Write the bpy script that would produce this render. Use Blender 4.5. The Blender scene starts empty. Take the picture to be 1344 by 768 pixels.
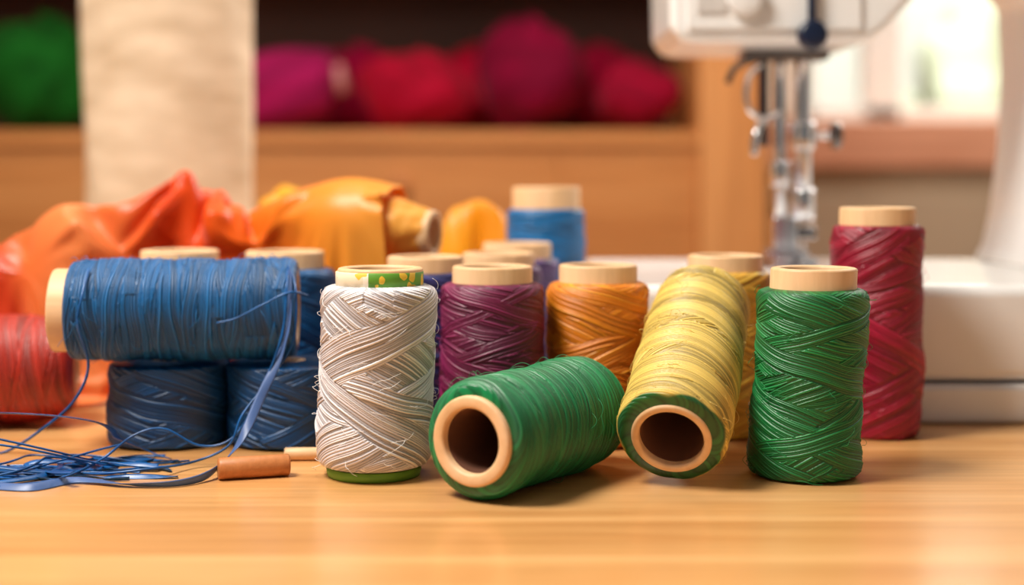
import bpy, bmesh, math, random, time
import numpy as np
from mathutils import Vector, Matrix, Quaternion
S=0.01
F=1867.0; CH=13.3; HZ=230.0
TZ=75.0   # table top height above floor (cm)
scene=bpy.context.scene
COL=scene.collection
try:
    scene.view_settings.view_transform='Standard'
except Exception: pass

def lin(c):
    out=[]
    for v in c:
        v=v/255.0
        out.append(v/12.92 if v<=0.04045 else ((v+0.055)/1.055)**2.4)
    return tuple(out)
def px(x,y,Y):
    return Vector(((x-672)*Y/F, Y, CH-(y-HZ)*Y/F))
def G(x,y,z=0.1):
    Y=(CH-z)*F/(y-HZ); return Vector(((x-672)*Y/F,Y,z))

# ------------------------------------------------------------ materials
def new_mat(name):
    m=bpy.data.materials.new(name); m.use_nodes=True
    nt=m.node_tree; b=nt.nodes['Principled BSDF']
    return m,nt,b
def plain(name,c,rough=0.5,metal=0.0,noise=0.06,nscale=30,bump=0.0,bscale=200,coat=0.0,sheen=0.0):
    m,nt,b=new_mat(name)
    tc=nt.nodes.new('ShaderNodeTexCoord')
    n=nt.nodes.new('ShaderNodeTexNoise'); n.inputs['Scale'].default_value=nscale; n.inputs['Detail'].default_value=4
    nt.links.new(tc.outputs['Object'],n.inputs['Vector'])
    r=nt.nodes.new('ShaderNodeValToRGB')
    l=lin(c)
    r.color_ramp.elements[0].position=0.3; r.color_ramp.elements[1].position=0.7
    r.color_ramp.elements[0].color=(*[v*(1-noise) for v in l],1)
    r.color_ramp.elements[1].color=(*[min(1,v*(1+noise)) for v in l],1)
    nt.links.new(n.outputs['Fac'],r.inputs['Fac']); nt.links.new(r.outputs['Color'],b.inputs['Base Color'])
    b.inputs['Roughness'].default_value=rough; b.inputs['Metallic'].default_value=metal
    b.inputs['Coat Weight'].default_value=coat; b.inputs['Sheen Weight'].default_value=sheen
    if bump>0:
        n2=nt.nodes.new('ShaderNodeTexNoise'); n2.inputs['Scale'].default_value=bscale; n2.inputs['Detail'].default_value=3
        nt.links.new(tc.outputs['Object'],n2.inputs['Vector'])
        bp=nt.nodes.new('ShaderNodeBump'); bp.inputs['Strength'].default_value=bump; bp.inputs['Distance'].default_value=0.001
        nt.links.new(n2.outputs['Fac'],bp.inputs['Height']); nt.links.new(bp.outputs['Normal'],b.inputs['Normal'])
    return m
def wood(name,c1,c2,c3,scale=(1.2,22,22),rough=0.4,bump=0.15,coat=0.0,fine=0.6):
    m,nt,b=new_mat(name)
    tc=nt.nodes.new('ShaderNodeTexCoord'); mp=nt.nodes.new('ShaderNodeMapping')
    mp.inputs['Scale'].default_value=scale
    nt.links.new(tc.outputs['Object'],mp.inputs['Vector'])
    n=nt.nodes.new('ShaderNodeTexNoise'); n.inputs['Scale'].default_value=1.6; n.inputs['Detail'].default_value=8
    n.inputs['Roughness'].default_value=0.62; n.inputs['Distortion'].default_value=0.6
    nt.links.new(mp.outputs['Vector'],n.inputs['Vector'])
    r=nt.nodes.new('ShaderNodeValToRGB')
    e=r.color_ramp.elements; e[0].position=0.3; e[0].color=(*lin(c1),1); e[1].position=0.72; e[1].color=(*lin(c3),1)
    k=e.new(0.5); k.color=(*lin(c2),1)
    nt.links.new(n.outputs['Fac'],r.inputs['Fac'])
    mp2=nt.nodes.new('ShaderNodeMapping'); mp2.inputs['Scale'].default_value=tuple(s*7 if s>5 else s*2.5 for s in scale)
    nt.links.new(tc.outputs['Object'],mp2.inputs['Vector'])
    n2=nt.nodes.new('ShaderNodeTexNoise'); n2.inputs['Scale'].default_value=2; n2.inputs['Detail'].default_value=5
    nt.links.new(mp2.outputs['Vector'],n2.inputs['Vector'])
    r2=nt.nodes.new('ShaderNodeValToRGB'); r2.color_ramp.elements[0].position=0.3; r2.color_ramp.elements[1].position=0.6
    r2.color_ramp.elements[0].color=(0.68,0.6,0.52,1); r2.color_ramp.elements[1].color=(1,1,1,1)
    nt.links.new(n2.outputs['Fac'],r2.inputs['Fac'])
    mx=nt.nodes.new('ShaderNodeMix'); mx.data_type='RGBA'; mx.blend_type='MULTIPLY'; mx.inputs['Factor'].default_value=fine
    nt.links.new(r.outputs['Color'],mx.inputs['A']); nt.links.new(r2.outputs['Color'],mx.inputs['B'])
    nt.links.new(mx.outputs['Result'],b.inputs['Base Color'])
    bp=nt.nodes.new('ShaderNodeBump'); bp.inputs['Strength'].default_value=bump; bp.inputs['Distance'].default_value=0.001
    nt.links.new(n2.outputs['Fac'],bp.inputs['Height']); nt.links.new(bp.outputs['Normal'],b.inputs['Normal'])
    b.inputs['Roughness'].default_value=rough; b.inputs['Coat Weight'].default_value=coat
    b.inputs['Coat Roughness'].default_value=0.2
    return m
def attr_mat(name,rough=0.45,sheen=0.3,spec=0.5,bump=0.3,bscale=900,dist=0.0004,trans=0.0,aniso=0.0):
    m,nt,b=new_mat(name)
    a=nt.nodes.new('ShaderNodeAttribute'); a.attribute_name='tint'
    tc=nt.nodes.new('ShaderNodeTexCoord')
    n=nt.nodes.new('ShaderNodeTexNoise'); n.inputs['Scale'].default_value=bscale; n.inputs['Detail'].default_value=2
    nt.links.new(tc.outputs['Object'],n.inputs['Vector'])
    nt.links.new(a.outputs['Color'],b.inputs['Base Color'])
    bp=nt.nodes.new('ShaderNodeBump'); bp.inputs['Strength'].default_value=bump; bp.inputs['Distance'].default_value=dist
    nt.links.new(n.outputs['Fac'],bp.inputs['Height']); nt.links.new(bp.outputs['Normal'],b.inputs['Normal'])
    b.inputs['Roughness'].default_value=rough; b.inputs['Sheen Weight'].default_value=sheen
    b.inputs['Sheen Roughness'].default_value=0.4
    b.inputs['Specular IOR Level'].default_value=spec
    if aniso>0:
        tg=nt.nodes.new('ShaderNodeTangent'); tg.direction_type='RADIAL'; tg.axis='Z'
        nt.links.new(tg.outputs['Tangent'],b.inputs['Tangent']); b.inputs['Anisotropic'].default_value=aniso
    if trans>0:
        t=nt.nodes.new('ShaderNodeBsdfTranslucent'); nt.links.new(a.outputs['Color'],t.inputs['Color'])
        mx=nt.nodes.new('ShaderNodeMixShader'); mx.inputs[0].default_value=trans
        out=[x for x in nt.nodes if x.type=='OUTPUT_MATERIAL'][0]
        nt.links.new(b.outputs[0],mx.inputs[1]); nt.links.new(t.outputs[0],mx.inputs[2]); nt.links.new(mx.outputs[0],out.inputs['Surface'])
    return m
M_thread=attr_mat('wound thread',0.40,0.0,0.6,0.12,1300,0.0004,aniso=0.65)
M_yarn=attr_mat('soft yarn',0.85,0.05,0.15,0.4,500)
M_silk=attr_mat('silk cloth',0.38,0.15,0.45,0.06,1500,trans=0.3)
M_core=wood('pale spool wood',(222,176,126),(238,196,150),(246,210,170),scale=(16,16,3),rough=0.5,fine=0.25,bump=0.06)
M_coreshade=plain('dark brown core hole shade',(88,48,26),0.85,noise=0.15,nscale=60)
M_table=wood('honey oak table top',(200,138,78),(222,164,102),(238,186,126),scale=(1.3,20,20),rough=0.28,coat=0.2,fine=0.45,bump=0.08)
M_cab=wood('orange pine cabinet',(196,122,60),(212,140,76),(226,156,92),scale=(1.0,14,14),rough=0.5)
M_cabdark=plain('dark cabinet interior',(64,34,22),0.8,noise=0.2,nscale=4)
M_post=wood('pine post',(210,138,74),(224,154,90),(236,168,104),scale=(14,14,1.0),rough=0.5)
M_white=plain('white machine enamel',(238,237,236),0.24,noise=0.012,coat=0.3)
M_white2=plain('machine plastic shade',(205,200,196),0.4,noise=0.03)
M_chrome=plain('polished steel',(230,231,235),0.16,1.0,noise=0.03)
M_dark=plain('dark blue plastic',(18,30,56),0.3)
M_gun=plain('dark gunmetal',(110,104,102),0.25,0.9)
M_wall=plain('warm plaster wall',(206,190,170),0.9,noise=0.05,nscale=3,bump=0.1)
M_wall2=plain('grey beige panel',(160,140,116),0.8,noise=0.08,nscale=3)
M_floor=wood('floor boards',(120,76,42),(140,90,52),(160,106,64),scale=(1,9,9),rough=0.5)
M_sill=wood('reddish window sill wood',(192,134,104),(206,150,120),(218,166,134),scale=(1,10,10),rough=0.5)
M_frame=plain('white window frame paint',(240,240,236),0.4,noise=0.02)
M_leaf=plain('pale garden leaves',(206,214,184),0.8,noise=0.12,nscale=3)
M_render=plain('pale window backdrop render',(226,228,218),0.9,noise=0.08,nscale=2)
M_peg=wood('tan peg wood',(176,106,54),(198,126,70),(212,144,86),scale=(4,30,30),rough=0.45,fine=0.35)

# ------------------------------------------------------------ object helpers
def link(ob,parent=None):
    COL.objects.link(ob)
    if parent is not None: ob.parent=parent
    return ob
def top(ob,label,category,group=None):
    ob['label']=label; ob['category']=category
    if group: ob['group']=group
    return ob
def empty(name,loc,quat=None):
    e=bpy.data.objects.new(name,None); e.empty_display_size=0.01
    e.location=Vector(loc)*S
    if quat is not None:
        e.rotation_mode='QUATERNION'; e.rotation_quaternion=quat
    COL.objects.link(e); return e
def grid_mesh(name,P,closed_u=True,closed_v=False,tint=None,mat=None,parent=None,loc=(0,0,0),sc=None):
    sc=S if sc is None else sc
    nv,nu,_=P.shape
    me=bpy.data.meshes.new(name)
    co=(P.reshape(-1,3)*sc).astype(np.float32)
    iu=np.arange(nu if closed_u else nu-1); iv=np.arange(nv if closed_v else nv-1)
    U,V=np.meshgrid(iu,iv)
    U2=(U+1)%nu; V2=(V+1)%nv
    q=np.stack([V*nu+U,V*nu+U2,V2*nu+U2,V2*nu+U],-1).reshape(-1,4)
    nf=len(q)
    me.vertices.add(len(co)); me.vertices.foreach_set('co',co.ravel())
    me.loops.add(nf*4); me.loops.foreach_set('vertex_index',q.ravel().astype(np.int32))
    me.polygons.add(nf); me.polygons.foreach_set('loop_start',np.arange(0,nf*4,4,dtype=np.int32))
    try: me.polygons.foreach_set('loop_total',np.full(nf,4,dtype=np.int32))
    except Exception: pass
    me.polygons.foreach_set('use_smooth',np.ones(nf,dtype=bool))
    me.update(calc_edges=True)
    if tint is not None:
        a=me.color_attributes.new('tint','FLOAT_COLOR','POINT')
        c=np.ones((nv*nu,4),dtype=np.float32); c[:,:3]=tint.reshape(-1,3)
        a.data.foreach_set('color',c.ravel())
    if mat: me.materials.append(mat)
    ob=bpy.data.objects.new(name,me); ob.location=Vector(loc)*sc
    link(ob,parent); return ob
def lathe(name,prof,mat,parent=None,loc=(0,0,0),n=64,closed=True,quat=None):
    th=np.linspace(0,2*np.pi,n,endpoint=False)
    P=np.zeros((len(prof),n,3))
    for i,(r,z) in enumerate(prof):
        P[i,:,0]=r*np.cos(th); P[i,:,1]=r*np.sin(th); P[i,:,2]=z
    ob=grid_mesh(name,P,True,closed,None,mat,parent,loc)
    if quat is not None: ob.rotation_mode='QUATERNION'; ob.rotation_quaternion=quat
    return ob
def bm_obj(name,bm,mat,parent=None,loc=(0,0,0),smooth=True,bev=0,seg=3):
    bmesh.ops.recalc_face_normals(bm,faces=bm.faces)
    me=bpy.data.meshes.new(name); bm.to_mesh(me); bm.free()
    if smooth:
        me.polygons.foreach_set('use_smooth',np.ones(len(me.polygons),dtype=bool))
    me.materials.append(mat)
    ob=bpy.data.objects.new(name,me); ob.location=Vector(loc)*S
    link(ob,parent)
    if bev>0:
        md=ob.modifiers.new('bevel','BEVEL'); md.width=bev*S; md.segments=seg; md.limit_method='ANGLE'; md.angle_limit=math.radians(35)
        wn=ob.modifiers.new('wn','WEIGHTED_NORMAL'); wn.keep_sharp=False
    return ob
def add_box(bm,x0,x1,y0,y1,z0,z1,sc=None):
    sc=S if sc is None else sc
    v=[bm.verts.new((x*sc,y*sc,z*sc)) for x,y,z in [(x0,y0,z0),(x1,y0,z0),(x1,y1,z0),(x0,y1,z0),(x0,y0,z1),(x1,y0,z1),(x1,y1,z1),(x0,y1,z1)]]
    for f in [(0,3,2,1),(4,5,6,7),(0,1,5,4),(1,2,6,5),(2,3,7,6),(3,0,4,7)]: bm.faces.new([v[i] for i in f])
def box(name,x0,x1,y0,y1,z0,z1,mat,parent=None,bev=0.15,seg=3,origin=None):
    o=origin if origin else (((x0+x1)/2,(y0+y1)/2,z0))
    bm=bmesh.new(); add_box(bm,x0-o[0],x1-o[0],y0-o[1],y1-o[1],z0-o[2],z1-o[2])
    loc=o
    if parent is not None:
        loc=tuple(Vector(o)-Vector(parent.location)/S)
    return bm_obj(name,bm,mat,parent,loc,smooth=bev>0,bev=bev,seg=seg)
def extrude_profile(name,pts,y0,y1,mat,parent,bev=0.4,seg=4):
    o=Vector(parent.location)/S
    bm=bmesh.new()
    a=[bm.verts.new(((x-o.x)*S,(y0-o.y)*S,(z-o.z)*S)) for x,z in pts]
    b=[bm.verts.new(((x-o.x)*S,(y1-o.y)*S,(z-o.z)*S)) for x,z in pts]
    bm.faces.new(a); bm.faces.new(b[::-1])
    n=len(pts)
    for i in range(n): bm.faces.new([a[i],b[i],b[(i+1)%n],a[(i+1)%n]])
    return bm_obj(name,bm,mat,parent,(0,0,0),True,bev,seg)
def smooth_pts(pts,n=6):
    out=[]; N=len(pts)
    for i in range(N-1):
        p0=np.array(pts[max(i-1,0)]);p1=np.array(pts[i]);p2=np.array(pts[i+1]);p3=np.array(pts[min(i+2,N-1)])
        for k in range(n):
            t=k/n
            out.append(tuple(0.5*((2*p1)+(-p0+p2)*t+(2*p0-5*p1+4*p2-p3)*t*t+(-p0+3*p1-3*p2+p3)*t**3)))
    out.append(tuple(pts[-1])); return out
def rod(name,p0,p1,r,mat,parent,n=32,bev=None):
    p0=Vector(p0);p1=Vector(p1); d=p1-p0; L=d.length
    b=bev if bev is not None else r*0.2
    prof=[(0.001,0),(r-b,0),(r-b*0.3,b*0.3),(r,b),(r,L-b),(r-b*0.3,L-b*0.3),(r-b,L),(0.001,L)]
    o=Vector(parent.location)/S if parent is not None else Vector((0,0,0))
    return lathe(name,prof,mat,parent,tuple(p0-o),n,False,d.to_track_quat('Z','Y'))
def tube_mesh(name,paths,r,mat,parent=None,smooth=5,n=6,flat=None,seed=0,twist=1.0):
    o=Vector(parent.location)/S if parent is not None else Vector((0,0,0))
    inv=parent.rotation_quaternion.inverted() if (parent is not None and parent.rotation_mode=='QUATERNION') else None
    V=[];Fc=[]
    rg=random.Random(seed)
    for p in paths:
        pp=np.array(smooth_pts([tuple(q) for q in p],smooth))
        t=np.gradient(pp,axis=0); t/=np.linalg.norm(t,axis=1)[:,None]+1e-9
        up=np.array([0,0,1.0])
        side=np.cross(t,up); side/=np.linalg.norm(side,axis=1)[:,None]+1e-6
        nn=np.cross(side,t)
        tw0=rg.uniform(-0.5,0.5); tw=rg.uniform(-2.2,2.2)*twist; tf=rg.uniform(1,3); tp=rg.uniform(0,6)
        base=len(V); m=len(pp)
        for i in range(m):
            a=0 if flat is None else tw0+0.6*tw*math.sin(tf*2*i/m*math.pi+tp)
            s2=side[i]*math.cos(a)+nn[i]*math.sin(a); n2=-side[i]*math.sin(a)+nn[i]*math.cos(a)
            for j in range(n):
                an=2*math.pi*j/n
                if flat is None: q=pp[i]+r*(side[i]*math.cos(an)+nn[i]*math.sin(an))
                else: q=pp[i]+flat[0]*s2*math.cos(an)+flat[1]*n2*math.sin(an)
                if flat is not None: q[2]=max(q[2],0.02)
                q=Vector(q)-o
                if inv is not None: q=inv@q
                V.append((q.x*S,q.y*S,q.z*S))
        for i in range(m-1):
            for j in range(n):
                Fc.append((base+i*n+j,base+i*n+(j+1)%n,base+(i+1)*n+(j+1)%n,base+(i+1)*n+j))
        Fc.append(tuple(base+j for j in range(n))[::-1]); Fc.append(tuple(base+(m-1)*n+j for j in range(n)))
    me=bpy.data.meshes.new(name); me.from_pydata(V,[],Fc)
    me.polygons.foreach_set('use_smooth',np.ones(len(me.polygons),dtype=bool))
    me.materials.append(mat)
    ob=bpy.data.objects.new(name,me); link(ob,parent); return ob

# ------------------------------------------------------------ silk cloth (simulated drape, baked to mesh; helpers deleted)
R0=Vector((-4.4,81.6,9.95)); R1=Vector((-15.6,85.2,10.2))
tk=np.array([0,0.06,0.2,0.34,0.46,0.6,0.78,1.0]); rk=np.array([1.3,1.5,1.95,2.25,2.3,2.0,1.45,0.6])
pf=np.array(smooth_pts(list(zip(tk,rk)),10))
def drape():
    K=0.1
    t0=time.time()
    cols=[]
    OY=85.0
    def coll(ob):
        ob.modifiers.new('c','COLLISION'); ob.collision.thickness_outer=0.012; ob.collision.cloth_friction=12; cols.append(ob)
    def ell(cx,cy,rx,ry,ztop,zc=0,pw=1.0):
        TH,PH=np.meshgrid(np.linspace(0,2*np.pi,32,endpoint=False),np.linspace(0.02,np.pi/2,18))
        r=np.sin(PH)**pw
        P=np.stack([cx+rx*r*np.cos(TH),cy-OY+ry*r*np.sin(TH),zc+(ztop-zc)*np.cos(PH)],-1)
        coll(grid_mesh('c',P[::-1],True,False,None,None,None,(0,0,0),K))
    ell(-32.2,85.0,2.8,2.4,9.2)
    ell(-26.6,84.6,2.8,1.9,11.4)
    ell(-19.7,85.6,1.8,1.6,13.9,pw=1.3)
    ell(-16.6,84.6,1.6,1.8,11.4)
    ell(-6.3,83.6,2.4,2.6,7.6,pw=0.4)
    T=np.linspace(0,1,40); TH=np.linspace(0,2*np.pi,36,endpoint=False); THg,Tg=np.meshgrid(TH,T)
    rr=np.interp(Tg,pf[:,0],pf[:,1])*1.07
    rr[0]*=0.05; rr[-1]*=0.05
    q=(R1-R0).normalized().to_track_quat('Z','Y'); Mx=np.array(q.to_matrix())
    P=np.stack([rr*np.cos(THg),rr*np.sin(THg),0.1+Tg*(R1-R0).length],-1)@Mx.T
    P+=np.array([R0.x,R0.y-OY,R0.z]); P[...,2]+=0.4*np.sin(Tg*np.pi*1.1)
    coll(grid_mesh('c',P,True,False,None,None,None,(0,0,0),K))
    for b in ((-60,20,60-OY,120-OY,-4,0.0),(-60,20,70-OY,79.8-OY,-4,13)):
        bm=bmesh.new(); add_box(bm,*b,K)
        me=bpy.data.meshes.new('c'); bm.to_mesh(me); bm.free(); o=bpy.data.objects.new('c',me); COL.objects.link(o); coll(o)
    nx,ny=150,84
    U,V=np.meshgrid(np.linspace(0,1,nx),np.linspace(0,1,ny))
    XA,XB=-38.0,-5.8
    X=XA+(XB-XA)*U
    Ltot=26.0; s=V*Ltot
    Yp=np.where(s<13.5,95.5-s,np.where(s<16.5,82.0-1.6*np.sin((s-13.5)/3*np.pi/2),80.4))
    Zp=np.where(s<13.5,15.8,np.where(s<16.5,15.8-2.2*(1-np.cos((s-13.5)/3*np.pi/2)),13.6-(s-16.5)))
    dmp=np.clip((-9.0-X)/4.0,0.35,1)
    amp=dmp*1.3*np.sin(2*np.pi*(X+2.5*V)/5.2+1.5*np.sin(X*0.31)+0.9*np.sin(V*4))
    nyv=np.where(s<13.5,0,np.clip((s-13.5)/3,0,1)); nzv=1-nyv
    Z=Zp+amp*nzv; Y=Yp-amp*0.2*nyv+0.3*nyv
    cl=grid_mesh('orange_fabric',np.stack([X,Y-OY,Z],-1),False,False,None,None,None,(0,0,0),K)
    md=cl.modifiers.new('cloth','CLOTH'); st=md.settings
    st.quality=6; st.mass=0.15; st.tension_stiffness=12; st.compression_stiffness=12; st.shear_stiffness=3; st.bending_stiffness=0.6
    st.tension_damping=4; st.compression_damping=4; st.shear_damping=4; st.bending_damping=0.5; st.air_damping=1.5
    cs=md.collision_settings; cs.use_collision=True; cs.distance_min=0.012; cs.collision_quality=3; cs.use_self_collision=True; cs.self_distance_min=0.01; cs.self_friction=5
    NF=38
    md.point_cache.frame_start=1; md.point_cache.frame_end=NF
    scene.frame_start=1; scene.frame_end=NF
    for f in range(1,NF+1):
        scene.frame_set(f)
        if time.time()-t0>60: break
    dg=bpy.context.evaluated_depsgraph_get()
    me=cl.evaluated_get(dg).to_mesh()
    co=np.empty(len(me.vertices)*3,dtype=np.float32); me.vertices.foreach_get('co',co); co=co.reshape(ny,nx,3).astype(float)/K
    cl.evaluated_get(dg).to_mesh_clear()
    for o in cols+[cl]: bpy.data.objects.remove(o)
    scene.frame_set(1)
    # relax tiny crumples a little
    for _ in range(3):
        m=co.copy(); m[1:-1,1:-1]=0.5*co[1:-1,1:-1]+0.125*(co[:-2,1:-1]+co[2:,1:-1]+co[1:-1,:-2]+co[1:-1,2:]); co=m
    co[...,2]=np.clip(co[...,2],0.03,None)
    keys=[-38,-31,-29,-26,-22.6,-21.5,-18,-14.5,-12,-9,-6.8]
    cc=np.array([lin(c) for c in [(196,38,10),(214,64,22),(242,124,60),(248,150,84),(236,100,36),(226,70,8),(240,90,10),(248,120,20),(250,146,36),(250,162,50),(250,172,64)]])
    tint=np.stack([np.interp(X+0.6*np.sin(V*9),keys,cc[:,k]) for k in range(3)],-1)
    org=np.array([-24,85,0.0]); co[...,1]+=OY
    ob=grid_mesh('orange_fabric',co-org,False,False,tint,M_silk,None,tuple(org))
    a=ob.modifiers.new('sub','SUBSURF'); a.levels=2; a.render_levels=2
    b=ob.modifiers.new('s','SOLIDIFY'); b.thickness=0.0003; b.offset=0
    top(ob,'glossy orange and peach silk fabric draped in folds on the table','fabric')
drape()

# ------------------------------------------------------------ thread winding
def winding(TH,Z,R,H,rng,alpha,nb,width,pitch,contrast=1.0):
    t=Z/pitch+TH/(2*np.pi)
    fr=t-np.floor(t)
    Hm=np.sqrt(np.clip(1-(2*fr-1)**2,0,1))*pitch*0.4
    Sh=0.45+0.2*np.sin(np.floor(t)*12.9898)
    for k in range(nb):
        sgn=1 if k%2==0 else -1
        a=math.radians(rng.uniform(*alpha))*sgn
        th0=rng.uniform(0,2*np.pi); w=rng.uniform(*width); lift=rng.uniform(0.0,0.06)
        bsh=1+(rng.uniform(0.86,1.12)-1)*contrast; curv=rng.uniform(-0.3,0.3)
        climb=2*np.pi*R*math.tan(abs(a))
        turns=int(math.ceil(H/climb))+1
        if turns>6: 
            z0=rng.uniform(-0.1*H,1.1*H); ms=(-1,0,1); ext=rng.uniform(0.6,1.6)
        else:
            z0=0 if sgn>0 else H; ms=range(-1,turns+1); ext=None
        jit=rng.uniform(0.05,0.3); jf=rng.uniform(2,5)
        for m in ms:
            ang=TH-th0+2*np.pi*m
            if ext is None: ok0=ang>=-0.3
            else: ok0=np.abs(ang)<np.pi*ext
            zc=z0+math.tan(a)*R*ang+curv*np.sin(ang*0.7+k)+0.04*np.sin(ang*5+k)
            d0=(Z-zc)*math.cos(a)
            ws=w*(1+0.25*np.sin(ang*1.3+k*2.1))
            inb=(np.abs(d0)<ws/2)&ok0
            if not inb.any(): continue
            d=d0[inb]; an=ang[inb]; wv=ws[inb]
            tt=d/pitch+jit*np.sin(an*jf+k*1.7)+0.35*np.sin(d*9+an*0.6+k)
            ii=np.floor(tt); f=tt-ii
            edge=1-np.clip(np.abs(d)/(wv/2),0,1)**6
            hsh=np.modf(np.abs(np.sin(ii*78.233+k*37.71)*43758.5453))[0]
            prof=np.sqrt(np.clip(1-(2*f-1)**2,0,1))
            h=prof*pitch*(0.45+0.25*hsh)+lift*edge+0.035*hsh
            sh=bsh*(0.55+0.75*hsh)*(0.24+0.76*prof)  # shade in thread grooves and per-band sheen painted into the tint
            Hm[inb]=h; Sh[inb]=sh
    return Hm,Sh
def spool(loc,R,rc,H,t0,t1,color,label,axis=None,alpha=(14,24),nb=46,width=(0.7,1.5),pitch=0.13,
          nth=340,nz=280,seed=1,hole=None,lean=0.0,lump=0.05,endn=7,color2=None,taper=0.0,group='thread spools',wall=0.45,fuzz=0,contrast=1.0,gain=1.25):
    rng=random.Random(seed)
    quat=None
    if axis is not None: quat=Vector(axis).normalized().to_track_quat('Z','Y')
    e=empty('thread_spool',loc,quat); top(e,label,'thread spool',group)
    hi=rc-wall if hole is None else hole
    b=0.11
    cp=[(rc-b,0),(rc-b*0.3,b*0.3),(rc,b),(rc,H-b),(rc-b*0.3,H-b*0.3),(rc-b,H),(hi+b,H),(hi+b*0.3,H-b*0.3),(hi,H-b),(hi,b),(hi+b*0.3,b*0.3),(hi+b,0)]
    co=lathe('spool_core',cp,M_core,e,(0,0,0),96,True)
    li=lathe('core_shade_sleeve',[(hi-0.01,0.35),(hi-0.01,H-0.35),(hi-0.06,H-0.35),(hi-0.06,0.35)],M_coreshade,e,(0,0,0),64,True); li['label']='dark brown sleeve added as shade inside the core'  # dark sleeve added; puts the shade of the hollow core into colour
    tz=np.linspace(0,1,nz); 
    endz=np.array([0,0.0003,0.001,0.002,0.0035])
    tz=np.unique(np.concatenate([endz,tz[1:-1],1-endz[::-1]]))
    th=np.linspace(0,2*np.pi,nth,endpoint=False)
    TH,T=np.meshgrid(th,tz)
    L=t1-t0; Z=T*L
    Hm,Sh=winding(TH,Z,R,L,rng,alpha,nb,width,pitch,contrast)
    c=np.abs(2*T-1)
    env=np.clip((1-c**(endn*2.2))**(1/2.2),0,1)
    p1,p2,p3=[rng.uniform(0,6.28) for _ in range(3)]
    low=lump*(np.sin(T*7+p1+np.sin(TH+p2))+0.6*np.sin(2*TH+T*5+p3)+0.5*np.sin(T*19+p2+TH*2))
    Rr=(R-0.06)*(1+taper*(T-0.5))+low
    rad=(rc-0.05)+(Rr-rc+0.05)*env+Hm*np.clip(env*1.5,0,1)
    cx=lean*(Z/L)
    P=np.stack([rad*np.cos(TH)+cx,rad*np.sin(TH),t0+Z],-1)
    col=np.array(lin(color))*gain
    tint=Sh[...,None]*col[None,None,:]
    if color2 is not None:
        c2=np.array(lin(color2[0])); z1=color2[1]
        ms=np.clip((z1+0.06*np.sin(3*TH)+0.05*np.sin(7*TH)-Z)/0.08,0,1)[...,None]
        tint=tint*(1-ms)+ms*Sh[...,None]*c2
    if lean:
        shm=Matrix(((1,0,lean/L,0),(0,1,0,0),(0,0,1,0),(0,0,0,1)))
        co.data.transform(shm); li.data.transform(shm)
    tint=np.clip(tint,0,0.9)
    w=grid_mesh('wound_thread',P,True,False,tint,M_thread,e)
    if fuzz:
        fp=[]
        for i in range(fuzz):
            a=rng.uniform(0,6.283); z=rng.uniform(t0+0.2,t1-0.2); da=rng.uniform(0.1,0.5)*rng.choice((-1,1)); dz=rng.uniform(-0.7,0.7)
            hh=rng.uniform(0.05,0.32); pts=[]
            for k in range(5):
                t=k/4; rr=R+0.03+hh*math.sin(math.pi*t)
                an=a+da*t; zz=z+dz*t+rng.uniform(-.05,.05)
                q=Vector((rr*math.cos(an)+lean*(zz-t0)/L,rr*math.sin(an),zz))
                if quat is not None: q=quat@q
                pts.append(q+Vector(loc))
            fp.append(pts)
        nm='fibre '+'_'.join(map(str,color))
        mt=bpy.data.materials.get(nm) or plain(nm,tuple(min(255,int(v*1.15+22)) for v in color),0.5)
        fo=tube_mesh('stray_fibre',fp,0.011,mt,e,smooth=3,n=3); fo['kind']='stuff'
    return e

BLUE=(4,84,140)
BLUE_SHADED=(4,68,120)  # BLUE darkened: shade under the lying spool put into the colour
white=spool((-6.14,63.3,0),2.52,1.9,9.2,0.45,8.45,(224,219,225),'white thread spool with green paper label, standing on table',
      alpha=(16,32),nb=46,width=(0.8,2.2),pitch=0.1,seed=11,lean=0.25,lump=0.05,nz=440,nth=420,fuzz=80,contrast=0.5,gain=1.1)
spool((12.95,63.2,0),2.42,1.9,9.2,0.03,8.3,(14,112,54),'green thread spool standing upright beside magenta spool',
      alpha=(14,32),nb=70,width=(0.7,1.8),pitch=0.095,seed=5,lean=0.42,lump=0.06,nz=480,nth=420,fuzz=90)
spool((-0.95,69.2,0),2.5,1.95,8.9,0.03,8.1,(114,24,70),'plum purple thread spool standing behind lying green spool',
      alpha=(10,24),nb=60,width=(0.5,1.4),pitch=0.1,seed=8,nz=420,fuzz=90)
spool((4.3,71.0,0),2.5,1.95,8.85,0.03,8.0,(232,132,24),'golden orange thread spool standing behind lying green spool',
      alpha=(12,28),nb=70,width=(0.4,1.2),pitch=0.1,seed=9,nz=420,fuzz=40)
a0=Vector((-1.7,57.5,2.52)); a1=Vector((3.5,65.9,2.52))
spool(a0,2.45,1.85,(a1-a0).length,0.25,(a1-a0).length-0.3,(8,112,64),'green thread spool lying on its side with hollow wooden core',
      axis=a1-a0,alpha=(3,8),nb=120,width=(0.5,1.8),pitch=0.095,seed=14,wall=0.52,nz=680,fuzz=60,contrast=0.8)
b0=Vector((6.7,60.0,2.12)); b1=Vector((9.4,69.7,7.1))
spool(b0,2.33,1.72,(b1-b0).length,0.12,(b1-b0).length-0.15,(198,168,82),'olive yellow thread spool leaning on upright yellow spool',
      axis=b1-b0,alpha=(7,22),nb=80,width=(0.6,2.0),pitch=0.095,seed=21,color2=((34,96,44),0.22),wall=0.34,nz=660,nth=380,taper=-0.02,endn=18,fuzz=70,contrast=0.8)
spool((11.0,73.35,0),2.3,1.92,9.2,0.03,8.4,(222,170,60),'yellow thread spool standing upright behind leaning olive spool',
      nb=40,seed=22,nth=240,nz=200)
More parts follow.
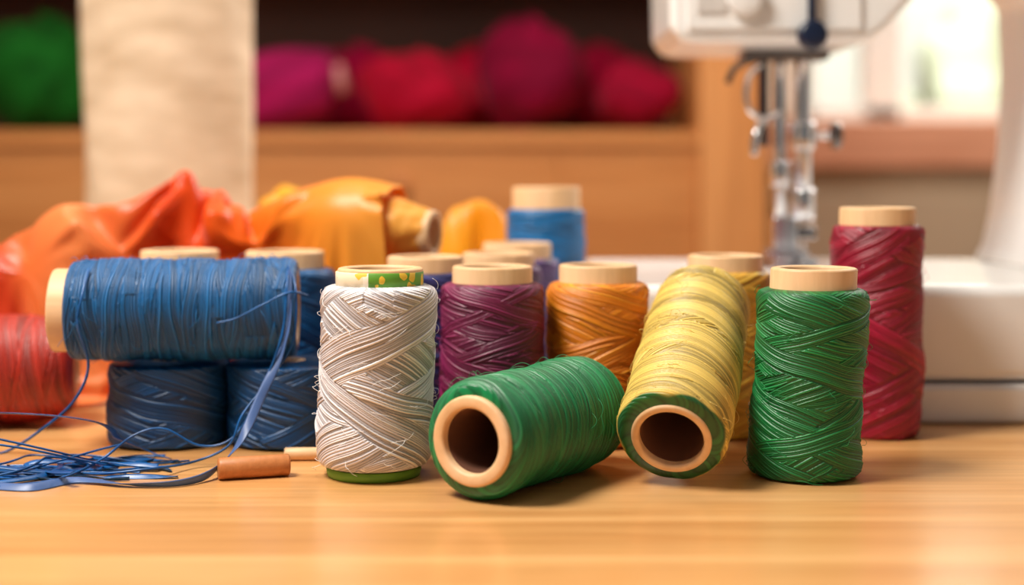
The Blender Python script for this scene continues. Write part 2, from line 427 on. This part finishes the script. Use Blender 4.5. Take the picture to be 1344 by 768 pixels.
spool((18.65,73.2,0),2.3,1.92,11.65,0.03,10.75,(152,14,50),'tall wine red thread spool standing by sewing machine',
      alpha=(14,28),nb=60,seed=23,nth=280,nz=360,lump=0.09,lean=0.15,pitch=0.12,fuzz=40)
spool((-4.5,74.0,0),2.4,1.98,9.1,0.03,8.3,(44,46,104),'dark indigo thread spool standing behind white spool',nb=40,seed=24,nth=240,nz=200)
spool((-0.75,79.0,0),2.35,2.0,9.0,0.03,8.3,(90,48,104),'dark purple thread spool with pale wooden core',nb=40,seed=25,nth=220,nz=160)
spool((0.3,84.2,0),2.4,2.02,9.3,0.03,8.4,(96,70,130),'dusty violet thread spool with pale wooden core',nb=40,seed=26,nth=220,nz=160)
spool((2.15,89.6,0),2.42,2.12,12.55,0.03,11.2,(8,106,168),'tall bright blue thread spool beside sewing machine base',nb=40,seed=27,nth=220,nz=220,alpha=(5,12))
gb='blue thread spools'
spool((-18.0,77.1,0),2.72,2.08,9.25,0.03,8.4,BLUE,'blue thread spool standing behind the lying blue spool',nb=60,seed=31,nth=240,nz=200,group=gb,lump=0.03)
spool((-12.3,77.1,0),2.72,2.12,9.2,0.03,8.3,BLUE,'blue thread spool standing behind the lying blue spool',nb=60,seed=32,nth=240,nz=200,group=gb,lump=0.03)
spool((-17.15,71.2,0),2.93,0.9,4.08,0.03,4.06,BLUE_SHADED,'short blue thread spool standing under the lying blue spool',nb=50,seed=33,nth=300,nz=200,group=gb,pitch=0.11,endn=20,lump=0.03)
spool((-11.2,71.2,0),2.93,0.9,4.08,0.03,4.06,BLUE_SHADED,'short blue thread spool standing under the lying blue spool',nb=50,seed=34,nth=300,nz=200,group=gb,pitch=0.11,endn=20,lump=0.03)
c0=Vector((-22.3,69.3,6.72)); c1=Vector((-10.6,70.4,6.72))
blue=spool(c0,2.45,2.02,(c1-c0).length,0.8,(c1-c0).length+0.02,BLUE,'blue thread spool lying across shorter spools with unravelled thread',
      axis=c1-c0,alpha=(2,8),nb=200,width=(0.4,1.5),pitch=0.105,seed=35,nth=340,nz=700,endn=9,lump=0.04,group=gb,fuzz=120)
d0=Vector((-23.4,76.6,2.95)); d1=Vector((-32.5,74.8,2.95))
spool(d0,2.85,1.6,(d1-d0).length,0.0,(d1-d0).length,(160,36,20),'rust red thread spool lying beside orange fabric',
      axis=d1-d0,alpha=(2,9),nb=110,width=(0.4,1.3),pitch=0.15,seed=36,nth=280,nz=260,endn=2,hole=0.9)

# white label
def label_mat():
    m,nt,b=new_mat('printed paper label')
    tc=nt.nodes.new('ShaderNodeTexCoord'); sp=nt.nodes.new('ShaderNodeSeparateXYZ'); nt.links.new(tc.outputs['Object'],sp.inputs[0])
    r=nt.nodes.new('ShaderNodeValToRGB'); r.color_ramp.interpolation='CONSTANT'
    mr=nt.nodes.new('ShaderNodeMapRange'); mr.inputs['From Min'].default_value=-0.02; mr.inputs['From Max'].default_value=0.02
    nt.links.new(sp.outputs['X'],mr.inputs['Value'])
    e=r.color_ramp.elements; e[0].position=0; e[0].color=(*lin((240,226,196)),1); e[1].position=0.42; e[1].color=(*lin((96,158,48)),1)
    k=e.new(0.36); k.color=(*lin((250,240,220)),1)
    nt.links.new(mr.outputs[0],r.inputs['Fac'])
    n=nt.nodes.new('ShaderNodeTexNoise'); n.inputs['Scale'].default_value=160; n.inputs['Detail'].default_value=1
    nt.links.new(tc.outputs['Object'],n.inputs['Vector'])
    r2=nt.nodes.new('ShaderNodeValToRGB'); r2.color_ramp.interpolation='CONSTANT'
    r2.color_ramp.elements[0].color=(0,0,0,1); r2.color_ramp.elements[1].position=0.6; r2.color_ramp.elements[1].color=(1,1,1,1)
    nt.links.new(n.outputs['Fac'],r2.inputs['Fac'])
    mx=nt.nodes.new('ShaderNodeMix'); mx.data_type='RGBA'; nt.links.new(r2.outputs['Color'],mx.inputs['Factor'])
    nt.links.new(r.outputs['Color'],mx.inputs['A']); mx.inputs['B'].default_value=(*lin((236,196,60)),1)
    nt.links.new(mx.outputs['Result'],b.inputs['Base Color']); b.inputs['Roughness'].default_value=0.5
    return m
M_label=label_mat()
M_lime=plain('lime paper',(120,176,60),0.5)
lp=lathe('paper_label',[(1.9,8.42),(1.95,8.45),(1.95,9.02),(1.9,9.06)],M_label,white,(0.25,0,0),96,True); lp['label']='green and cream paper label band'
lb=lathe('base_label',[(1.88,0.0),(2.05,0.02),(2.1,0.2),(2.1,0.42),(1.88,0.42)],M_lime,white,(0,0,0),96,True); lb['label']='lime green paper band'

# ------------------------------------------------------------ loose blue thread
M_bt=plain('loose blue thread',(14,82,146),0.32,noise=0.4,nscale=60,sheen=0.0)
M_bt2=plain('loose grey blue ribbon thread',(70,100,156),0.4,noise=0.15,nscale=60,sheen=0.1)
rib=[(-10.9,69.2,8.7),(-10.6,67.9,8.0),px(378,430,67.2),px(366,470,66.8),px(345,515,66.0),px(325,560,65.0),px(308,590,64.2),G(275,622,0.3),G(230,636,0.12),G(170,636,0.12),G(100,630,0.15),G(40,640,0.15),G(-30,636,0.12)]
o1=tube_mesh('loose_ribbon',[rib],0.1,M_bt2,blue,smooth=8,n=8,flat=(0.22,0.03),seed=4); o1['label']='loose grey blue flat ribbon thread'
rib2=[(-10.9,69.2,8.9),(-10.3,67.8,7.8),px(384,450,67.2),px(352,500,66.6),px(318,545,65.6),px(300,585,65.0),G(255,606,0.3),G(200,615,0.4),G(120,622,0.15),G(60,612,0.15),G(-30,622,0.12)]
tube_mesh('loose_thread',[rib2],0.06,M_bt,blue,smooth=8)
rib3=[(-10.9,69.2,8.8),(-10.7,67.6,8.1),px(370,440,67.0),px(340,520,66.2),px(305,575,65.4),px(262,585,65.2),px(215,563,65.0),px(175,572,64.6),px(130,605,64.0),G(70,630,0.15),G(-30,642,0.12)]
tube_mesh('loose_thread',[rib3],0.06,M_bt,blue,smooth=8)
tube_mesh('loose_thread',[[(-20.2,67.9,8.8),(-20.2,66.8,7.6),(-20.3,66.5,6.3),px(116,480,67.0),px(98,525,67.2),px(60,560,67.0),G(10,592,0.1),G(-40,602,0.1)]],0.07,M_bt,blue,smooth=8)
tube_mesh('loose_thread',[[px(404,388,68.2),px(380,384,67.4),px(345,400,67.25),px(310,418,67.25),px(285,424,67.35)]],0.06,M_bt,blue,smooth=8)
rg=random.Random(73)
def strand(rg):
    xa=rg.uniform(-30,-26); xb=rg.uniform(-19,-14.6); ya=rg.uniform(61,66); yb=rg.uniform(62,66)
    k=rg.choice((0.5,0.6,0.8,1,1.2)); ph=rg.uniform(0,6.28); rx=rg.uniform(1.2,3.4); ry=rg.uniform(0.9,2.2)
    hz=rg.choice((0.1,0.3,0.6,1.0,1.6,2.4)); hp=rg.uniform(0,6.28); hk=rg.choice((0.8,1,1.4))
    N=18; p=[]
    for i in range(N):
        t=i/(N-1); a=2*math.pi*k*t+ph
        X=xa+(xb-xa)*t+rx*math.cos(a)*math.sin(math.pi*min(1,t*1.1+0.15)); Y=ya+(yb-ya)*t+ry*math.sin(a)
        if X>-13.6: X=-13.6-0.3*(X+13.6)
        z=0.08+hz*max(0,math.sin(math.pi*hk*t+hp))**2
        p.append((X,min(67.5,max(60.3,Y)),z))
    return p
pa=[strand(rg) for i in range(17)]
pb=[strand(rg) for i in range(6)]
tg=tube_mesh('loose_thread_tangle',pa,0.06,M_bt,None,smooth=6,n=6,flat=(0.16,0.03),seed=3,twist=0.7)
me2=tube_mesh('tmp',pb,0.05,M_bt,None,smooth=6,n=6)
bm=bmesh.new(); bm.from_mesh(tg.data); bm.from_mesh(me2.data); bm.to_mesh(tg.data); bm.free()
tg.data.polygons.foreach_set('use_smooth',np.ones(len(tg.data.polygons),dtype=bool))
bpy.data.objects.remove(me2)
top(tg,'tangle of loose blue thread strands spread on the table','thread'); tg['kind']='stuff'

# pegs
pg=empty('wooden_peg',(-11.4,62.6,0.0)); top(pg,'short tan wooden peg lying on the table','wooden peg','wooden pegs')
rod('peg_body',(-12.85,62.1,0.48),(-9.85,63.0,0.48),0.48,M_peg,pg,bev=0.1)
pg2=empty('wooden_peg',(-9.0,65.9,0.0)); top(pg2,'thin pale wooden peg lying behind white spool','wooden peg','wooden pegs')
rod('peg_body',(-10.6,66.3,0.3),(-8.7,66.4,0.3),0.3,M_core,pg2,bev=0.06)

# ------------------------------------------------------------ cloth heaps
def prof_fn(prof):
    pr=smooth_pts(prof,8); a=np.array(pr); idx=np.argsort(a[:,0]); a=a[idx]
    return lambda X: np.interp(X,a[:,0],a[:,1])
def heap(name,prof,Yc,D,c1,c2,seed,label,amp=0.5,nf=9,nu=260,nv=130,fold=(0.9,2.2)):
    rng=random.Random(seed)
    X0=prof[0][0];X1=prof[-1][0]
    U,V=np.meshgrid(np.linspace(0,1,nu),np.linspace(0,1,nv))
    X=X0+(X1-X0)*U; f=prof_fn(prof)
    ztop=np.clip(f(X),0.02,None); ph=np.pi*V
    dis=np.zeros_like(X); w1=rng.uniform(0,6)
    warp=0.8*np.sin(X*0.45+V*5+w1)+0.5*np.sin(X*0.9-V*7+w1*2)
    for k in range(nf):
        fr=rng.uniform(*fold); sh=rng.uniform(-3.5,3.5); p=rng.uniform(0,6.28); a=rng.uniform(0.4,1)/(0.6+fr*0.5)
        s=np.sin(X*fr+sh*V+warp*rng.uniform(0.6,1.4)+p); dis+=a*(0.5-np.abs(s)**0.8)
    dis/=math.sqrt(nf); endf=np.clip(np.minimum(U,1-U)*12,0,1); dis*=endf
    zz=np.power(np.clip(np.sin(ph),0,1),0.55)
    Y=Yc-D*np.cos(ph)*(0.35+0.65*endf)*(0.8+0.2*np.sin(X*0.6+w1))
    Z2=np.clip(ztop*zz+amp*dis*np.clip(np.sin(ph),0,1)*0.6*np.minimum(1,ztop/3),0.02,None)
    Y2=Y-amp*dis*np.cos(ph)*1.2
    X2=X+amp*0.8*dis*np.cos(X*0.7+V*4)*endf
    m=np.clip(0.5+0.5*np.sin(X*0.35+V*2.2+w1)+0.25*dis,0,1)[...,None]
    tint=np.array(lin(c1))*(1-m)+np.array(lin(c2))*m
    org=np.array([(X0+X1)/2,Yc,0.0])
    ob=grid_mesh(name,np.stack([X2,Y2,Z2],-1)-org,False,False,tint,M_silk,None,tuple(org))
    top(ob,label,'fabric'); return ob
heap('orange_fabric',[(-8.4,0),(-8.2,5),(-7.6,7.0),(-6.6,7.3),(-5.2,7.2),(-4.5,6),(-4.3,0)],83.6,2.1,
     (236,96,18),(248,150,44),4,'orange silk fabric bundle under the ribbon roll',amp=0.3)
heap('yellow_fabric',[(-5.1,0),(-4.9,8),(-4.2,10.8),(-2.6,11.7),(-1.2,11.5),(-0.3,10.2),(-0.1,8),(0,0)],95.2,2.4,
     (240,160,10),(252,194,44),5,'bundle of bright yellow fabric behind the spools',amp=0.9,nu=160,nv=110)
heap('yellow_fabric',[(-19.2,0),(-18.7,8),(-17.8,11.4),(-16,12.6),(-14.5,11.8),(-13.4,9),(-13.2,0)],100.5,2.2,
     (244,170,30),(252,200,60),6,'small bundle of yellow fabric behind orange fabric',amp=0.8,nu=160,nv=110)
ax=(R1-R0).normalized(); rq=ax.to_track_quat('Z','Y')
fr=empty('fabric_roll',R0,rq); top(fr,'roll of golden orange silk ribbon with pale hollow core','fabric roll')
L=(R1-R0).length
ts=np.linspace(0,1,240); th=np.linspace(0,2*np.pi,260,endpoint=False); TH,T=np.meshgrid(th,ts)
rad=np.interp(T,pf[:,0],pf[:,1])
def soft(x): return 0.5+0.5*np.sin(x)
tw=TH+T*2.0
rad=rad*(0.96+0.05*(soft(2*tw+0.6*np.sin(T*5))**2)+0.05*soft(5*tw-T*3)**3+0.02*np.sin(9*tw+T*7)-0.04)+0.012*np.sin(T*90+TH*3)
end=np.clip(T/0.015,0,1)**0.5; rad=1.05+(rad-1.05)*end
P=np.stack([rad*np.cos(TH),rad*np.sin(TH),0.15+T*L],-1)
wv=rq.inverted()@Vector((0,0,1))
P+= (0.4*np.sin(T*np.pi*1.1)[...,None])*np.array(wv)
m=np.clip(1.25-T*1.9+0.15*np.sin(TH*3+T*8),0,1)[...,None]
tint=np.array(lin((246,130,30)))*(1-m)+np.array(lin((250,180,76)))*m
grid_mesh('rolled_ribbon',P,True,False,tint,M_silk,fr)
lathe('roll_core',[(1.08,0),(1.28,0.02),(1.33,0.1),(1.33,0.4),(1.1,2.5),(0.95,2.5),(0.98,0.1),(1.02,0.02)],M_core,fr,(0,0,0),80,True)

# ------------------------------------------------------------ cream fabric bolt
def cream_mat():
    m,nt,b=new_mat('cream woven cloth')
    tc=nt.nodes.new('ShaderNodeTexCoord')
    n=nt.nodes.new('ShaderNodeTexNoise'); n.inputs['Scale'].default_value=18; n.inputs['Detail'].default_value=6
    mp=nt.nodes.new('ShaderNodeMapping'); mp.inputs['Scale'].default_value=(1,1,3)
    nt.links.new(tc.outputs['Object'],mp.inputs['Vector']); nt.links.new(mp.outputs['Vector'],n.inputs['Vector'])
    r=nt.nodes.new('ShaderNodeValToRGB'); r.color_ramp.elements[0].position=0.3; r.color_ramp.elements[1].position=0.7
    r.color_ramp.elements[0].color=(*lin((190,168,140)),1); r.color_ramp.elements[1].color=(*lin((226,208,184)),1)
    nt.links.new(n.outputs['Fac'],r.inputs['Fac']); nt.links.new(r.outputs['Color'],b.inputs['Base Color'])
    b.inputs['Roughness'].default_value=0.85; b.inputs['Sheen Weight'].default_value=0.0
    w=nt.nodes.new('ShaderNodeTexWave'); w.inputs['Scale'].default_value=120; w.bands_direction='Z'
    nt.links.new(tc.outputs['Object'],w.inputs['Vector'])
    bp=nt.nodes.new('ShaderNodeBump'); bp.inputs['Strength'].default_value=0.3; bp.inputs['Distance'].default_value=0.001
    nt.links.new(w.outputs['Fac'],bp.inputs['Height']); nt.links.new(bp.outputs['Normal'],b.inputs['Normal'])
    return m
M_cream=cream_mat()
fb=empty('fabric_bolt',(-28.4,118,0)); top(fb,'upright bolt of cream woven fabric standing on the table','fabric bolt')
ts=np.linspace(0,1,120); TH,T=np.meshgrid(np.linspace(0,2*np.pi,200,endpoint=False),ts)
rad=6.6+0.35*T+0.16*np.sin(TH*3+T*6)+0.10*np.sin(TH*9+T*13)+0.1*(TH/6.283)
e_=np.clip(np.minimum(T,1-T)/0.012,0,1)**0.5
rad=2.0+(rad-2.0)*e_
grid_mesh('rolled_cloth',np.stack([rad*np.cos(TH),rad*np.sin(TH),T*44],-1),True,False,None,M_cream,fb)
lathe('cardboard_core',[(2.0,0.1),(2.0,44.8),(1.7,44.8),(1.7,0.1)],M_core,fb,(0,0,0),48,True)

# ------------------------------------------------------------ sewing machine
sm=empty('sewing_machine',(25,88,0)); top(sm,'white sewing machine with chrome needle bar and presser foot','sewing machine')
box('base_skirt',4.7,54.1,75.9,101.3,0.0,2.1,M_white,sm,bev=0.35)
box('machine_bed',5.0,53.8,76.3,101,2.2,7.4,M_white,sm,bev=0.7,seg=5)
prof=[(9.8,22.6),(10.0,22.0),(10.5,21.65),(11.3,21.5),(21.4,21.5),(22.3,21.75),(23.3,22.5),(24.4,23.7),(25.6,25.0),(27.6,26.2),(30.4,26.6),(32.8,26.2),(34.0,24.8),(34.15,20),(33.9,15),(33.4,11),(32.9,8.6),(32.2,7.38),(50.5,7.38),(50.5,33.5),(49.5,35.2),(47.5,36),(12.5,36),(10.5,35.2),(9.6,33.5)]
extrude_profile('machine_arm',prof,88,100,M_white,sm,bev=0.9,seg=5)
def fbox(name,x0,x1,y0,y1,z0,z1,mat,bev=0.08): return box(name,x0,x1,y0,y1,z0,z1,mat,sm,bev=bev)
fbox('face_plate',10.8,21.6,87.75,88.1,22.3,33,M_white,0.12)
fbox('face_panel',11.4,13.2,87.6,87.9,23.3,27,M_white2,0.06)
rod('tension_dial',(14.3,88,24.3),(14.3,87.0,24.3),1.15,M_white,sm,bev=0.2)
rod('lever_knob',(18.4,86.6,21.9),(18.4,87.7,21.9),0.92,M_dark,sm,bev=0.3)
rod('lever_stem',(18.4,87.3,22.2),(18.45,87.4,27.5),0.26,M_dark,sm)
rod('lever_pivot',(18.4,87.5,22.4),(18.4,89,22.4),0.3,M_gun,sm)
rod('needle_bar',(19.25,94,22.5),(19.25,94,11.6),0.55,M_chrome,sm)
rod('needle_clamp',(19.25,94,12.4),(19.25,94,10.4),0.78,M_chrome,sm,bev=0.15)
rod('needle',(19.25,94,10.8),(19.25,94,7.7),0.08,M_chrome,sm,bev=0.02)
rod('presser_bar',(17.75,94.2,22.5),(17.75,94.2,9.6),0.42,M_chrome,sm)
rod('presser_collar',(17.75,94.2,14.2),(17.75,94.2,12.6),0.66,M_chrome,sm,bev=0.1)
rod('clamp_screw',(19.3,94,15.9),(21.4,94,15.9),0.24,M_chrome,sm)
rod('clamp_screw_knob',(21.1,94,15.9),(21.7,94,15.9),0.9,M_gun,sm,bev=0.15)
rod('clamp_block',(19.25,94,16.8),(19.25,94,15.0),0.82,M_chrome,sm,bev=0.12)
fbox('bar_bracket',16.3,16.9,93.6,94.6,15.2,22,M_gun,0.12)
fbox('bracket_plate',15.2,20.8,93,95.6,20.9,21.7,M_gun,0.15)
tube_mesh('thread_guide',[[(16.4,93.5,20.6),(15.6,93.2,19.9),(15.3,93,18.6),(15.5,93,17.6),(16.3,93.3,17.0)]],0.2,M_chrome,sm,n=10)
tube_mesh('thread_hook',[[(16.0,93.5,20.9),(15.0,93.2,20.6),(14.4,93,20.1),(14.1,93,19.3)]],0.22,M_gun,sm,n=10)
tube_mesh('presser_lifter',[[(17.7,94,17.4),(16.6,93.2,17.0),(15.9,92.8,15.9),(15.8,92.8,14.6)]],0.26,M_chrome,sm,n=10)
fbox('presser_ankle',17.2,18.8,93.6,95,8.5,10.6,M_chrome,0.15)
bm=bmesh.new()
for x0,x1 in ((16.8,18.0),(18.4,19.6)):
    add_box(bm,x0-25,x1-25,91.2-88,95-88,7.52,8.0)
add_box(bm,16.8-25,19.6-25,94-88,96-88,7.52,8.35)
add_box(bm,17.4-25,19.0-25,94.3-88,95.4-88,8.1,8.7)
bm_obj('presser_foot',bm,M_chrome,sm,(0,0,0),True,0.06,2)
fbox('needle_plate',14.5,23,89.5,98,7.38,7.5,M_chrome,0.04)
rod('foot_screw',(18.4,94.2,9.5),(20.1,94.2,9.5),0.4,M_gun,sm)

# ------------------------------------------------------------ table
tb=empty('work_table',(0,70,-TZ)); top(tb,'honey coloured oak work table with horizontal grain','table')
box('table_top',-85,85,12,134,-4,0,M_table,tb,bev=0.3,origin=(0,70,-4))
for x in (-80,76):
    for y in (16,124): box('leg',x,x+5,y,y+5,-TZ,-4,M_table,tb,bev=0.2)
box('apron',-75,76,17,19,-12,-4,M_table,tb,bev=0.1)
box('apron',-75,76,126,128,-12,-4,M_table,tb,bev=0.1)

# ------------------------------------------------------------ cabinet behind
cab=empty('storage_cabinet',(-28,205,-TZ)); top(cab,'orange pine storage cabinet with open shelf and drawers','cabinet')
cx0,cx1=-90,34
box('side_panel',cx0,cx0+3,190,228,-TZ,75,M_post,cab,0.2)
box('side_panel',25,34,189,228,-TZ,75,M_post,cab,0.4)
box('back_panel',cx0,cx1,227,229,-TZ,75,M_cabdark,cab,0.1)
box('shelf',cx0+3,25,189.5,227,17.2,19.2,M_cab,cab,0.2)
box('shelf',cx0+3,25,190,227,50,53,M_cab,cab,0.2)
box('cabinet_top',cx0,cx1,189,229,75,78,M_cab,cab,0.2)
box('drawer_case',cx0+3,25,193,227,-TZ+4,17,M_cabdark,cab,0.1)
for i,(x0,x1) in enumerate(((-86.5,-36.15),(-36.1,6.2),(6.25,24.9))):
    for z0,z1 in ((1.0,17.15),(-20,0.95),(-42,-20.05),(-68,-42.05)):
        dr=box('drawer',x0,x1,190.5,193.5,z0,z1,M_cab,cab,0.1)
        if i==1:
            zm=(z0+z1)/2+ (3 if z0>0 else 0)
            k=rod('knob',(0,-1.4,0),(0,-3.4,0),1.2,M_peg,None,bev=0.3)
            k.parent=dr; k.location=Vector((0,-1.4,zm-z0))*S
def yarn(x,Y,z0,r,c,seed,label,sx=1.0,sz=1.0,group='balls of yarn on the cabinet shelf',n=110,rot=0):
    rng=np.random.RandomState(seed)
    th=np.linspace(0,2*np.pi,n*2,endpoint=False); phi=np.linspace(0.001,np.pi-0.001,n)
    TH,PH=np.meshgrid(th,phi)
    p=np.stack([np.sin(PH)*np.cos(TH),np.sin(PH)*np.sin(TH),np.cos(PH)],-1)
    Hh=np.zeros(TH.shape); Sh=np.full(TH.shape,0.8)
    for k in range(60):
        nrm=rng.normal(size=3); nrm/=np.linalg.norm(nrm)
        d=p@nrm+rng.uniform(-0.4,0.4); w=rng.uniform(0.12,0.25); inb=np.abs(d)<w
        t=d/0.06; f=t-np.floor(t); b=np.sqrt(np.clip(1-(2*f-1)**2,0,1))
        Hh=np.where(inb,0.02*b+rng.uniform(0,0.03),Hh); Sh=np.where(inb,(0.6+0.4*b)*rng.uniform(0.7,1.15),Sh)
    lum=1+0.09*np.sin(2*TH+seed)+0.08*np.sin(3*PH+TH+seed)+0.04*np.sin(5*TH+4*PH)
    P=p*(r*0.97*(1+Hh)*lum)[...,None]; P[...,0]*=sx; P[...,2]*=sz
    P[...,2]-=P[...,2].min()
    ob=grid_mesh('yarn_ball',P,True,False,np.clip(Sh[...,None]*np.array(lin(c)),0,1),M_yarn,None,(x,Y,z0))
    top(ob,label,'ball of yarn',group); return ob
zs=19.2
yarn(-68,204,zs,7.4,(16,92,24),1,'green ball of yarn on the cabinet shelf',sx=1.1)
yarn(-13.9,200.5,zs,5.9,(162,2,42),2,'crimson ball of yarn on the cabinet shelf',sx=1.25,sz=0.85)
yarn(2.4,203,zs,7.2,(134,0,52),3,'large magenta ball of yarn on the cabinet shelf',sx=1.05,sz=1.02)
yarn(17.6,200,zs,5.1,(152,2,46),4,'raspberry ball of yarn on the cabinet shelf',sx=1.25,sz=0.9)
yarn(-5.8,218,zs,6.8,(190,0,50),5,'dark crimson ball of yarn on the cabinet shelf',sx=1.2,sz=0.95)
yarn(12.5,218,zs,7.0,(170,0,56),6,'dark raspberry ball of yarn on the cabinet shelf',sx=1.15,sz=0.9)
yarn(-24.5,218,zs,6.4,(180,4,70),7,'dark magenta ball of yarn on the cabinet shelf',sx=1.2,sz=0.95)
pr=empty('fabric_roll',(-32.6,203,zs)); top(pr,'magenta pink fabric roll lying on the cabinet shelf','fabric roll')
ts=np.linspace(0,1,80); TH,T=np.meshgrid(np.linspace(0,2*np.pi,140,endpoint=False),ts)
rad=4.6+1.0*np.sin(T*np.pi)+0.25*np.sin(TH*3+T*5)+0.15*np.sin(TH*7)
e_=np.clip(np.minimum(T,1-T)/0.1,0,1)**0.5; rad=0.6+(rad-0.6)*e_
P=np.stack([-9+T*17,rad*np.cos(TH),6.0+T*2.2+rad*np.sin(TH)],-1); P[...,2]-=P[...,2].min()
c=np.array(lin((160,18,86)))
grid_mesh('rolled_cloth',P,True,False,np.broadcast_to(c,P.shape)*(0.85+0.15*np.sin(TH*5+T*8))[...,None],M_yarn,pr)
M_pinkend=plain('pale pink cloth end',(206,140,140),0.8)
rod('roll_core',(-25.4,203,zs+7.6),(-23.7,203,zs+8.0),2.2,M_pinkend,pr,bev=0.4)

# ------------------------------------------------------------ room
def struct(ob): ob['kind']='structure'; return ob
struct(box('floor',-200,240,-120,520,-TZ-4,-TZ,M_floor,None,0))
bm=bmesh.new()
wy0,wy1=262,270
wx0,wx1,wz0,wz1=52,150,23,140
add_box(bm,-200,wx0,wy0,wy1,-TZ,175); add_box(bm,wx1,240,wy0,wy1,-TZ,175)
add_box(bm,wx0,wx1,wy0,wy1,-TZ,wz0); add_box(bm,wx0,wx1,wy0,wy1,wz1,175)
struct(bm_obj('wall_back',bm,M_wall,None,(0,0,0),False))
struct(box('wall_left',-208,-200,-120,270,-TZ,175,M_wall,None,0))
struct(box('wall_right',240,248,-120,270,-TZ,175,M_wall,None,0))
bm=bmesh.new()
for a in ((wx0,wx0+4,wz0,wz1),(wx1-4,wx1,wz0,wz1),(wx0,wx1,wz0,wz0+3),(wx0,wx1,wz1-4,wz1),(65,72,wz0,wz1),(108,114,wz0,wz1)):
    add_box(bm,a[0],a[1],263,268,a[2],a[3])
struct(bm_obj('window_1',bm,M_frame,None,(0,0,0),False,0.3,2))
struct(box('trim_1',40,160,240,263,14.5,22.8,M_sill,None,0.5))
wc=empty('low_cabinet',(100,250,-TZ)); top(wc,'grey beige low cabinet standing under the window','cabinet')
box('cabinet_body',44,158,242,261.8,-TZ,14.4,M_wall2,wc,0.3)
for x in (45,101.5): box('door',x,x+55.5,240.8,242.2,-TZ+6,10,M_wall2,wc,0.3)
def shrub(x,y,r,seed):
    TH,PH=np.meshgrid(np.linspace(0,2*np.pi,90,endpoint=False),np.linspace(0.001,np.pi-0.001,60))
    rr=r*(1+0.12*np.sin(TH*5+PH*4)+0.1*np.sin(TH*9-PH*7+seed)+0.06*np.sin(TH*17+PH*15))
    P=np.stack([rr*np.sin(PH)*np.cos(TH),rr*np.sin(PH)*np.sin(TH),rr*np.cos(PH)*1.3],-1); P[...,2]-=P[...,2].min()
    ob=grid_mesh('garden_shrub',P,True,False,None,M_leaf,None,(x,y,-TZ)); top(ob,'pale green leafy shrub outside the window','shrub')
shrub(155,400,46,2)
gw=box('window_backdrop',-100,420,500,512,-TZ,220,M_render,None,0.5); top(gw,'pale backdrop wall added outside to brighten the window','wall')  # added backdrop, catches the outside lamp so the window looks bright

for ob in list(scene.objects):
    if ob.parent is None: ob.location.z+=TZ*S

# ------------------------------------------------------------ lights
def area(name,loc,tgt,size,power,color):
    l=bpy.data.lights.new(name,'AREA'); l.shape='RECTANGLE'; l.size=size[0]*S; l.size_y=size[1]*S; l.energy=power; l.color=color
    ob=bpy.data.objects.new(name,l); ob.location=Vector((loc[0],loc[1],loc[2]+TZ))*S
    d=(Vector(tgt)-Vector(loc)); ob.rotation_mode='QUATERNION'; ob.rotation_quaternion=d.to_track_quat('-Z','Y')
    COL.objects.link(ob); return ob
area('ceiling_softlight',(-50,42,96),(0,72,0),(34,34),18,(1.0,0.94,0.84))
area('window_daylight',(110,190,110),(10,80,5),(110,90),34,(1.0,0.96,0.90))
area('shelf_light',(-20,120,130),(-10,205,20),(80,60),10,(1.0,0.87,0.70))
area('garden_daylight',(120,300,210),(130,480,20),(150,150),130,(1.0,0.98,0.94))
w=bpy.data.worlds.new('World'); scene.world=w; w.use_nodes=True
bg=w.node_tree.nodes['Background']; bg.inputs['Color'].default_value=(1.0,0.94,0.87,1); bg.inputs['Strength'].default_value=0.18

# ------------------------------------------------------------ camera
cam=bpy.data.cameras.new('Camera'); co=bpy.data.objects.new('Camera',cam); COL.objects.link(co)
co.location=(0,0,(CH+TZ)*S); co.rotation_euler=(math.pi/2,0,0)
cam.sensor_width=36; cam.lens=F/1344*36; cam.shift_y=-(384-HZ)/1344; cam.clip_start=0.01; cam.clip_end=50
cam.dof.use_dof=True; cam.dof.focus_distance=0.62; cam.dof.aperture_fstop=3.6
scene.camera=co
